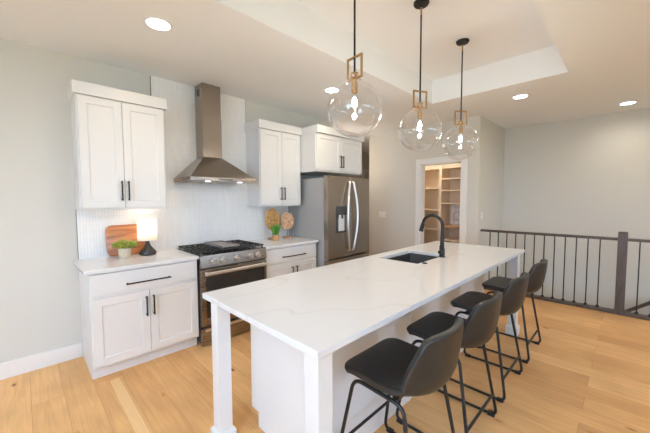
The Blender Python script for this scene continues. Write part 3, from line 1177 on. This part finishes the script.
make_pendant(2.025, -2.32, 2.027, math.radians(-28), 'middle clear globe pendant light of the three over the island')
make_pendant(2.890, -2.32, 2.035, math.radians(-45), 'clear globe pendant farthest away, hanging in front of the pantry door')

# ------------------------------------------------------------------ recessed ceiling lights
def can(x, y, label, power=1.0, r=.075):
    t = thing('recessed_light', label, 'ceiling light', (x, y, CEIL), 'recessed ceiling lights')
    MB().lathe([(r, -.0005), (r + .004, -.006), (r + .016, -.007), (r + .020, -.0005)], (x, y, CEIL), 36, cap=False).build('trim_ring', 'trim', t, smooth=True)
    MB().lathe([(r, 0), (r, -.004), (.004, -.004)], (x, y, CEIL - .0005), 36).build('lens', 'can', t)
    l = bpy.data.lights.new('can_spot', 'SPOT')
    l.energy, l.color, l.spot_size, l.spot_blend, l.shadow_soft_size = CAN_POWER * 4 * power, CAN_COL, math.radians(168), 1.0, .06
    lo = bpy.data.objects.new('can_spot', l)
    COL.objects.link(lo)
    lo.location = (x, y, CEIL - .03)
can(.421, -1.084, 'round recessed ceiling light above the left counter', 1.25)
can(2.312, -1.039, 'round recessed ceiling light seen beside the nearest glass globe, near the refrigerator', 1.25)
can(4.191, -2.550, 'round recessed ceiling light next to the raised ceiling tray corner')
can(5.556, -3.513, 'round recessed ceiling light above the stairs by the far wall')
for q in ((-2.2, -1.2), (5.5, -5.8), (1.2, -4.6), (3.4, -4.6), (-1.2, -4.9), (1.2, -6.6), (3.6, -6.6)):
    can(q[0], q[1], 'unseen round recessed ceiling light in the room behind the camera', 7.0 if q[0] > 5 else 0.4)  # stair-side one is added unseen, made strong to brighten the stairwell wall


def point(name, loc, power, col, size=.08):
    l = bpy.data.lights.new(name, 'POINT')
    l.energy, l.color, l.shadow_soft_size = power, col, size
    o = bpy.data.objects.new(name, l)
    COL.objects.link(o)
    o.location = loc
point('pantry_ceiling_lamp', (5.02, -.70, 2.60), PANTRY_POWER, (1.0, .70, .40))
point('hall_warm_fill', (4.05, .40, 2.15), HALL_POWER, (1.0, .70, .42))  # added unseen fill by the hall opening, warms the pantry wall

# ------------------------------------------------------------------ railing
t = thing('railing', 'dark wood and black metal stair railing along the floor edge', 'railing', (4.92, -3.3, 0))
NY = -3.538
def rail_piece(y0, y1):
    k = MB()
    k.box((4.888, y0, .928), (4.952, y1, .962))
    return k
rail_piece(RY, NY + .045).build('top_rail', 'rail', t, bevel=.006)
rail_piece(NY - .045, -5.25).build('top_rail', 'rail', t, bevel=.006)
MB().box((4.872, -5.25, 0.0), (4.962, RY, .040)).build('bottom_plate', 'rail', t, bevel=.003)
nw = MB().box((4.875, NY - .045, .04), (4.965, NY + .045, 1.030))
nw.hexa([(4.875, NY - .045, 1.030), (4.965, NY - .045, 1.030), (4.965, NY + .045, 1.030), (4.875, NY + .045, 1.030)],
        [(4.885, NY - .035, 1.040), (4.955, NY - .035, 1.040), (4.955, NY + .035, 1.040), (4.885, NY + .035, 1.040)])
nwo = nw.build('newel_post', 'rail', t, bevel=.003)
MB().box((4.868, NY - .052, .04), (4.972, NY + .052, .058)).build('newel_collar', 'rail', nwo, bevel=.003)
ys = [RY - .138 - .1185 * i for i in range(13)]
ys = [y for y in ys if y > NY + .09] + [NY - .150 - .1185 * i for i in range(13)]
for y in ys:
    bo = MB().box((4.914, y - .0065, .04), (4.926, y + .0065, .930)).build('baluster', 'black', t)
    MB().lathe([(.010, .028), (.018, .020), (.020, .010), (.017, 0)], (4.92, y, .040), 12).build('shoe', 'black', bo, smooth=True)

hr = thing('handrail', 'dark sloping handrail on the wall beyond the railing', 'handrail', (6.0, -4.0, .1))
sl = (.175 / .218)
ya, yb = -5.6, -2.3
za = -.229 + (-3.624 - ya) * sl
zb = -.229 + (-3.624 - yb) * sl
MB().tube([(6.01, ya, za), (6.01, yb, zb)], .024, 14).build('rail', 'rail', hr, smooth=True)
for q in (.15, .5, .85):
    yy, zz = ya + (yb - ya) * q, za + (zb - za) * q
    MB().tube([(6.01, yy, zz - .015), (6.02, yy, zz - .06), (6.089, yy, zz - .07)], .008, 8).build('bracket', 'dark_steel', hr)

# ------------------------------------------------------------------ switches and outlet
def plate_x(y, z, w, h, label, cat, toggles):
    t = thing('light_switch', label, cat, (RX, y, z))
    MB().box((RX - .006, y - w / 2, z - h / 2), (RX - .0005, y + w / 2, z + h / 2)).build('plate', 'plate', t, bevel=.002)
    for i in range(toggles):
        yy = y + (i - (toggles - 1) / 2) * .046
        MB().box((RX - .010, yy - .016, z - .033), (RX - .006, yy + .016, z + .033)).build('rocker', 'trim', t, bevel=.002)
plate_x(-.085, 1.148, .165, .118, 'white triple switch plate on the beige wall left of the pantry', 'switch', 3)
t = thing('light_switch', 'white switch plate on the grey wall above the railing end', 'switch', (4.93, RY, 1.184))
MB().box((4.885, RY - .006, 1.125), (4.965, RY - .0005, 1.243)).build('plate', 'plate', t, bevel=.002)
MB().box((4.909, RY - .010, 1.151), (4.941, RY - .006, 1.217)).build('rocker', 'trim', t, bevel=.002)
t = thing('wall_outlet', 'white outlet plate on the tile left of the woven ornaments', 'outlet', (1.945, -.01, 1.138))
MB().box((1.909, -.016, 1.080), (1.981, -.0105, 1.196)).build('plate', 'plate', t, bevel=.002)
for dz in (-.024, .024):
    MB().box((1.929, -.019, 1.138 + dz - .017), (1.961, -.016, 1.138 + dz + .017)).build('socket', 'trim', t, bevel=.003)

# ------------------------------------------------------------------ table lamp
lx, ly, lz = .525, -.200, .914
t = thing('table_lamp', 'small lit table lamp with white drum shade and dark bottle base', 'lamp', (lx, ly, lz))
MB().lathe([(.062, 0), (.072, .006), (.076, .022), (.070, .040), (.050, .062), (.030, .088), (.018, .115), (.014, .150), (.014, .172), (.008, .174)], (lx, ly, lz), 32).build('base', 'lamp_base', t, smooth=True)
MB().cyl((lx, ly, lz + .17), (lx, ly, lz + .20), .012).build('socket', 'brass', t)
sh = MB().lathe([(.087, .150), (.085, .250), (.083, .345)], (lx, ly, lz), 40, cap=False)
sho = sh.build('shade', 'shade', t, smooth=True)
for z_ in (.150, .345):
    r_ = .087 if z_ < .2 else .083
    MB().tube([(lx + r_ * math.cos(a * math.pi / 16), ly + r_ * math.sin(a * math.pi / 16), lz + z_) for a in range(32)], .0022, 6, closed=True).build('shade_ring', 'trim', sho)
MB().sphere((lx, ly, lz + .245), .026, 16, 10).build('bulb', 'lamp_bulb', t, smooth=True)
MB().cyl((lx, ly, lz + .20), (lx, ly, lz + .222), .011).build('bulb_base', 'brass', t)
point('table_lamp_bulb', (lx, ly, lz + .285), LAMP_POWER, LAMP_COL, .025)

# ------------------------------------------------------------------ cutting board leaning on the tile
def rounded_slab(w, h, th, r, hole=None):
    k = MB()
    def outline(y, ins):
        pts = []
        for (cx, cz_, s) in ((w / 2 - r, h - r, 0), (-w / 2 + r, h - r, 1), (-w / 2 + r, r, 2), (w / 2 - r, r, 3)):
            for q in range(7):
                a = math.pi / 2 * (s + q / 6)
                pts.append((cx + (r - ins) * math.cos(a), y, cz_ + (r - ins) * math.sin(a)))
        return pts
    k.rings([outline(-th / 2, .004), outline(-th / 2 + .004, 0), outline(th / 2 - .004, 0), outline(th / 2, .004)])
    return k
cb = rounded_slab(.365, .300, .02, .05).build('cutting_board', 'board', smooth=True, angle=50)
cb.location = (.395, -.074, .918)
cb.rotation_mode = 'XYZ'
cb.rotation_euler = (math.radians(-9.5), 0, 0)
tag(cb, 'reddish wooden cutting board leaning on the tile behind the lamp', 'cutting board')

# ------------------------------------------------------------------ plants
def leafy(mb, base, n, spread, height, lw, ll_, rng, blade=False):
    bm = mb.bm
    for i in range(n):
        a = rng.uniform(0, 2 * math.pi)
        rr = spread * math.sqrt(rng.random())
        if blade:
            p0 = Vector((base[0] + rr * .45 * math.cos(a), base[1] + rr * .45 * math.sin(a), base[2]))
            tip = Vector((base[0] + rr * 1.15 * math.cos(a), base[1] + rr * 1.15 * math.sin(a), base[2] + height * rng.uniform(.7, 1.05)))
        else:
            p0 = Vector((base[0] + rr * math.cos(a), base[1] + rr * math.sin(a), base[2] + height * rng.uniform(.15, 1) * (1 - .45 * (rr / spread) ** 2)))
            tip = p0 + Vector((math.cos(a) * rng.uniform(.3, 1), math.sin(a) * rng.uniform(.3, 1), rng.uniform(-.1, .8))).normalized() * ll_
        d = (tip - p0)
        side = d.cross(Vector((rng.uniform(-1, 1), rng.uniform(-1, 1), 1))).normalized() * lw
        md = p0 + d * .5 + Vector((0, 0, .12 * d.length))
        nn = d.cross(side).normalized() * lw * .12
        v = [bm.verts.new(q) for q in (p0, md + side, tip, md - side, md + nn * 2)]
        bm.faces.new((v[0], v[1], v[4]))
        bm.faces.new((v[1], v[2], v[4]))
        bm.faces.new((v[2], v[3], v[4]))
        bm.faces.new((v[3], v[0], v[4]))
        if not blade:
            pass
    return mb
rng = random.Random(3)
px, py, pz = .322, -.225, .914
t = thing('potted_plant', 'yellow-green leafy plant in a woven pot beside the lamp', 'plant', (px, py, pz))
MB().lathe([(.040, 0), (.046, .004), (.054, .088), (.056, .094), (.050, .094), (.048, .082), (.006, .082)], (px, py, pz), 28).build('pot', 'pot', t, smooth=True)
lf = leafy(MB(), (px, py, pz + .085), 150, .080, .080, .016, .036, rng)
for i in range(10):
    a = i * .628
    lf.tube([(px, py, pz + .08), (px + .03 * math.cos(a), py + .03 * math.sin(a), pz + .12), (px + .06 * math.cos(a), py + .06 * math.sin(a), pz + .145)], .0018, 5)
lf.build('foliage', 'leaf', t)

px, py = 2.035, -.262
t = thing('potted_plant', 'small green grass plant in a straw pot before the woven ornaments', 'plant', (px, py, pz))
MB().lathe([(.040, 0), (.044, .004), (.046, .070), (.043, .074), (.039, .074), (.038, .064), (.005, .064)], (px, py, pz), 28).build('pot', 'pot_gold', t, smooth=True)
leafy(MB(), (px, py, pz + .066), 190, .070, .150, .005, .10, rng, blade=True).build('foliage', 'grass', t)


# ------------------------------------------------------------------ woven disc ornaments
def ornament(x, y, cz_, rx, rz, mat, label, rays, ang):
    t = thing('disc_ornament', label, 'ornament', (x, y, .914))
    MB().lathe([(.062, 0), (.066, .004), (.066, .014), (.060, .020), (.006, .020)], (x, y, .914), 28).build('base', 'wood_base', t, smooth=True)
    ca, sa = math.cos(ang), math.sin(ang)
    MB().cyl((x, y, .93), (x, y, cz_ - rz * .75), .0045, 10).build('stem', 'dark_steel', t)
    k = MB()
    n = 40
    def pt(r, a, d):
        u, w = rx * r * math.cos(a), rz * r * math.sin(a)
        return (x + u * ca - d * sa, y + u * sa + d * ca, cz_ + w)
    # lens-shaped body with pleated rays, front and back
    nr = 8
    for sgn in (-1, 1):
        rows = []
        for i in range(1, nr + 1):
            r = i / nr
            dd = .014 * (1 - r * r) + .003
            rows.append([k.bm.verts.new(pt(r * (1 + (.02 * math.cos(j * math.pi) if i == nr else 0)), 2 * math.pi * j / (2 * rays), sgn * (dd + .012 * (j % 2) * r * (1 if i < nr else .3)))) for j in range(2 * rays)])
        cvt = k.bm.verts.new(pt(0, 0, sgn * .018))
        for i in range(nr - 1):
            for j in range(2 * rays):
                q = (j + 1) % (2 * rays)
                k.bm.faces.new((rows[i][j], rows[i][q], rows[i + 1][q], rows[i + 1][j]))
        for j in range(2 * rays):
            k.bm.faces.new((rows[0][j], cvt, rows[0][(j + 1) % (2 * rays)]))
        if sgn == -1:
            first = rows[-1]
        else:
            for j in range(2 * rays):
                q = (j + 1) % (2 * rays)
                k.bm.faces.new((first[j], first[q], rows[-1][q], rows[-1][j]))
    d = k.build('disc', mat, t)
    rim = MB().tube([pt(1.0, 2 * math.pi * j / 48, 0) for j in range(48)], .0055, 8, closed=True)
    rim.build('rim', mat, d, smooth=True)
    return t
ornament(2.085, -.115, 1.185, .094, .150, 'gold_weave', 'taller gold oval disc ornament on a stand behind the grass pot', 24, math.radians(-35))
ornament(2.300, -.165, 1.155, .088, .118, 'tan_weave', 'shorter tan disc ornament on a stand nearest the refrigerator', 16, math.radians(-40))

# ------------------------------------------------------------------ pantry shelving
PX = 5.65
t = thing('pantry_shelves', 'cream built-in pantry shelves seen through the white door casing', 'shelving', (5.85, -.8, 0))
MB().box((6.07, -1.765, 0.0), (6.089, .215, 2.12)).build('back', 'shelf', t)
DIV = -.866
for y in (-1.767, DIV - .024, DIV + .004, .198):
    MB().box((PX, y, 0), (6.07, y + .02, 2.10)).build('upright', 'shelf', t, bevel=.002, seg=1)
MB().box((PX - .004, DIV - .028, 0), (PX, DIV + .028, 2.10)).build('face_strip', 'shelf', t)
for z in (.42, .833, 1.237, 1.68, 2.083):
    MB().box((PX + .002, DIV + .024, z - .022), (6.07, .198, z)).build('shelf', 'shelf', t, bevel=.002, seg=1)
for z in (.30, .638, 1.373, 1.63, 1.865, 2.083):
    MB().box((PX + .002, -1.747, z - .022), (6.07, DIV - .024, z)).build('shelf', 'shelf', t, bevel=.002, seg=1)
MB().box((PX - .012, -1.747, .880), (6.07, DIV - .030, .918)).build('counter_shelf', 'shelf_top', t, bevel=.003)
t = thing('framed_print', 'white framed print leaning inside the pantry above the oak shelf', 'picture', (5.9, -1.12, .918))
MB().box((5.93, -1.33, .919), (5.95, -.98, 1.335)).build('frame', 'frame', t, bevel=.003)
MB().box((5.927, -1.29, .955), (5.9305, -1.02, 1.30)).build('print', 'picture', t)
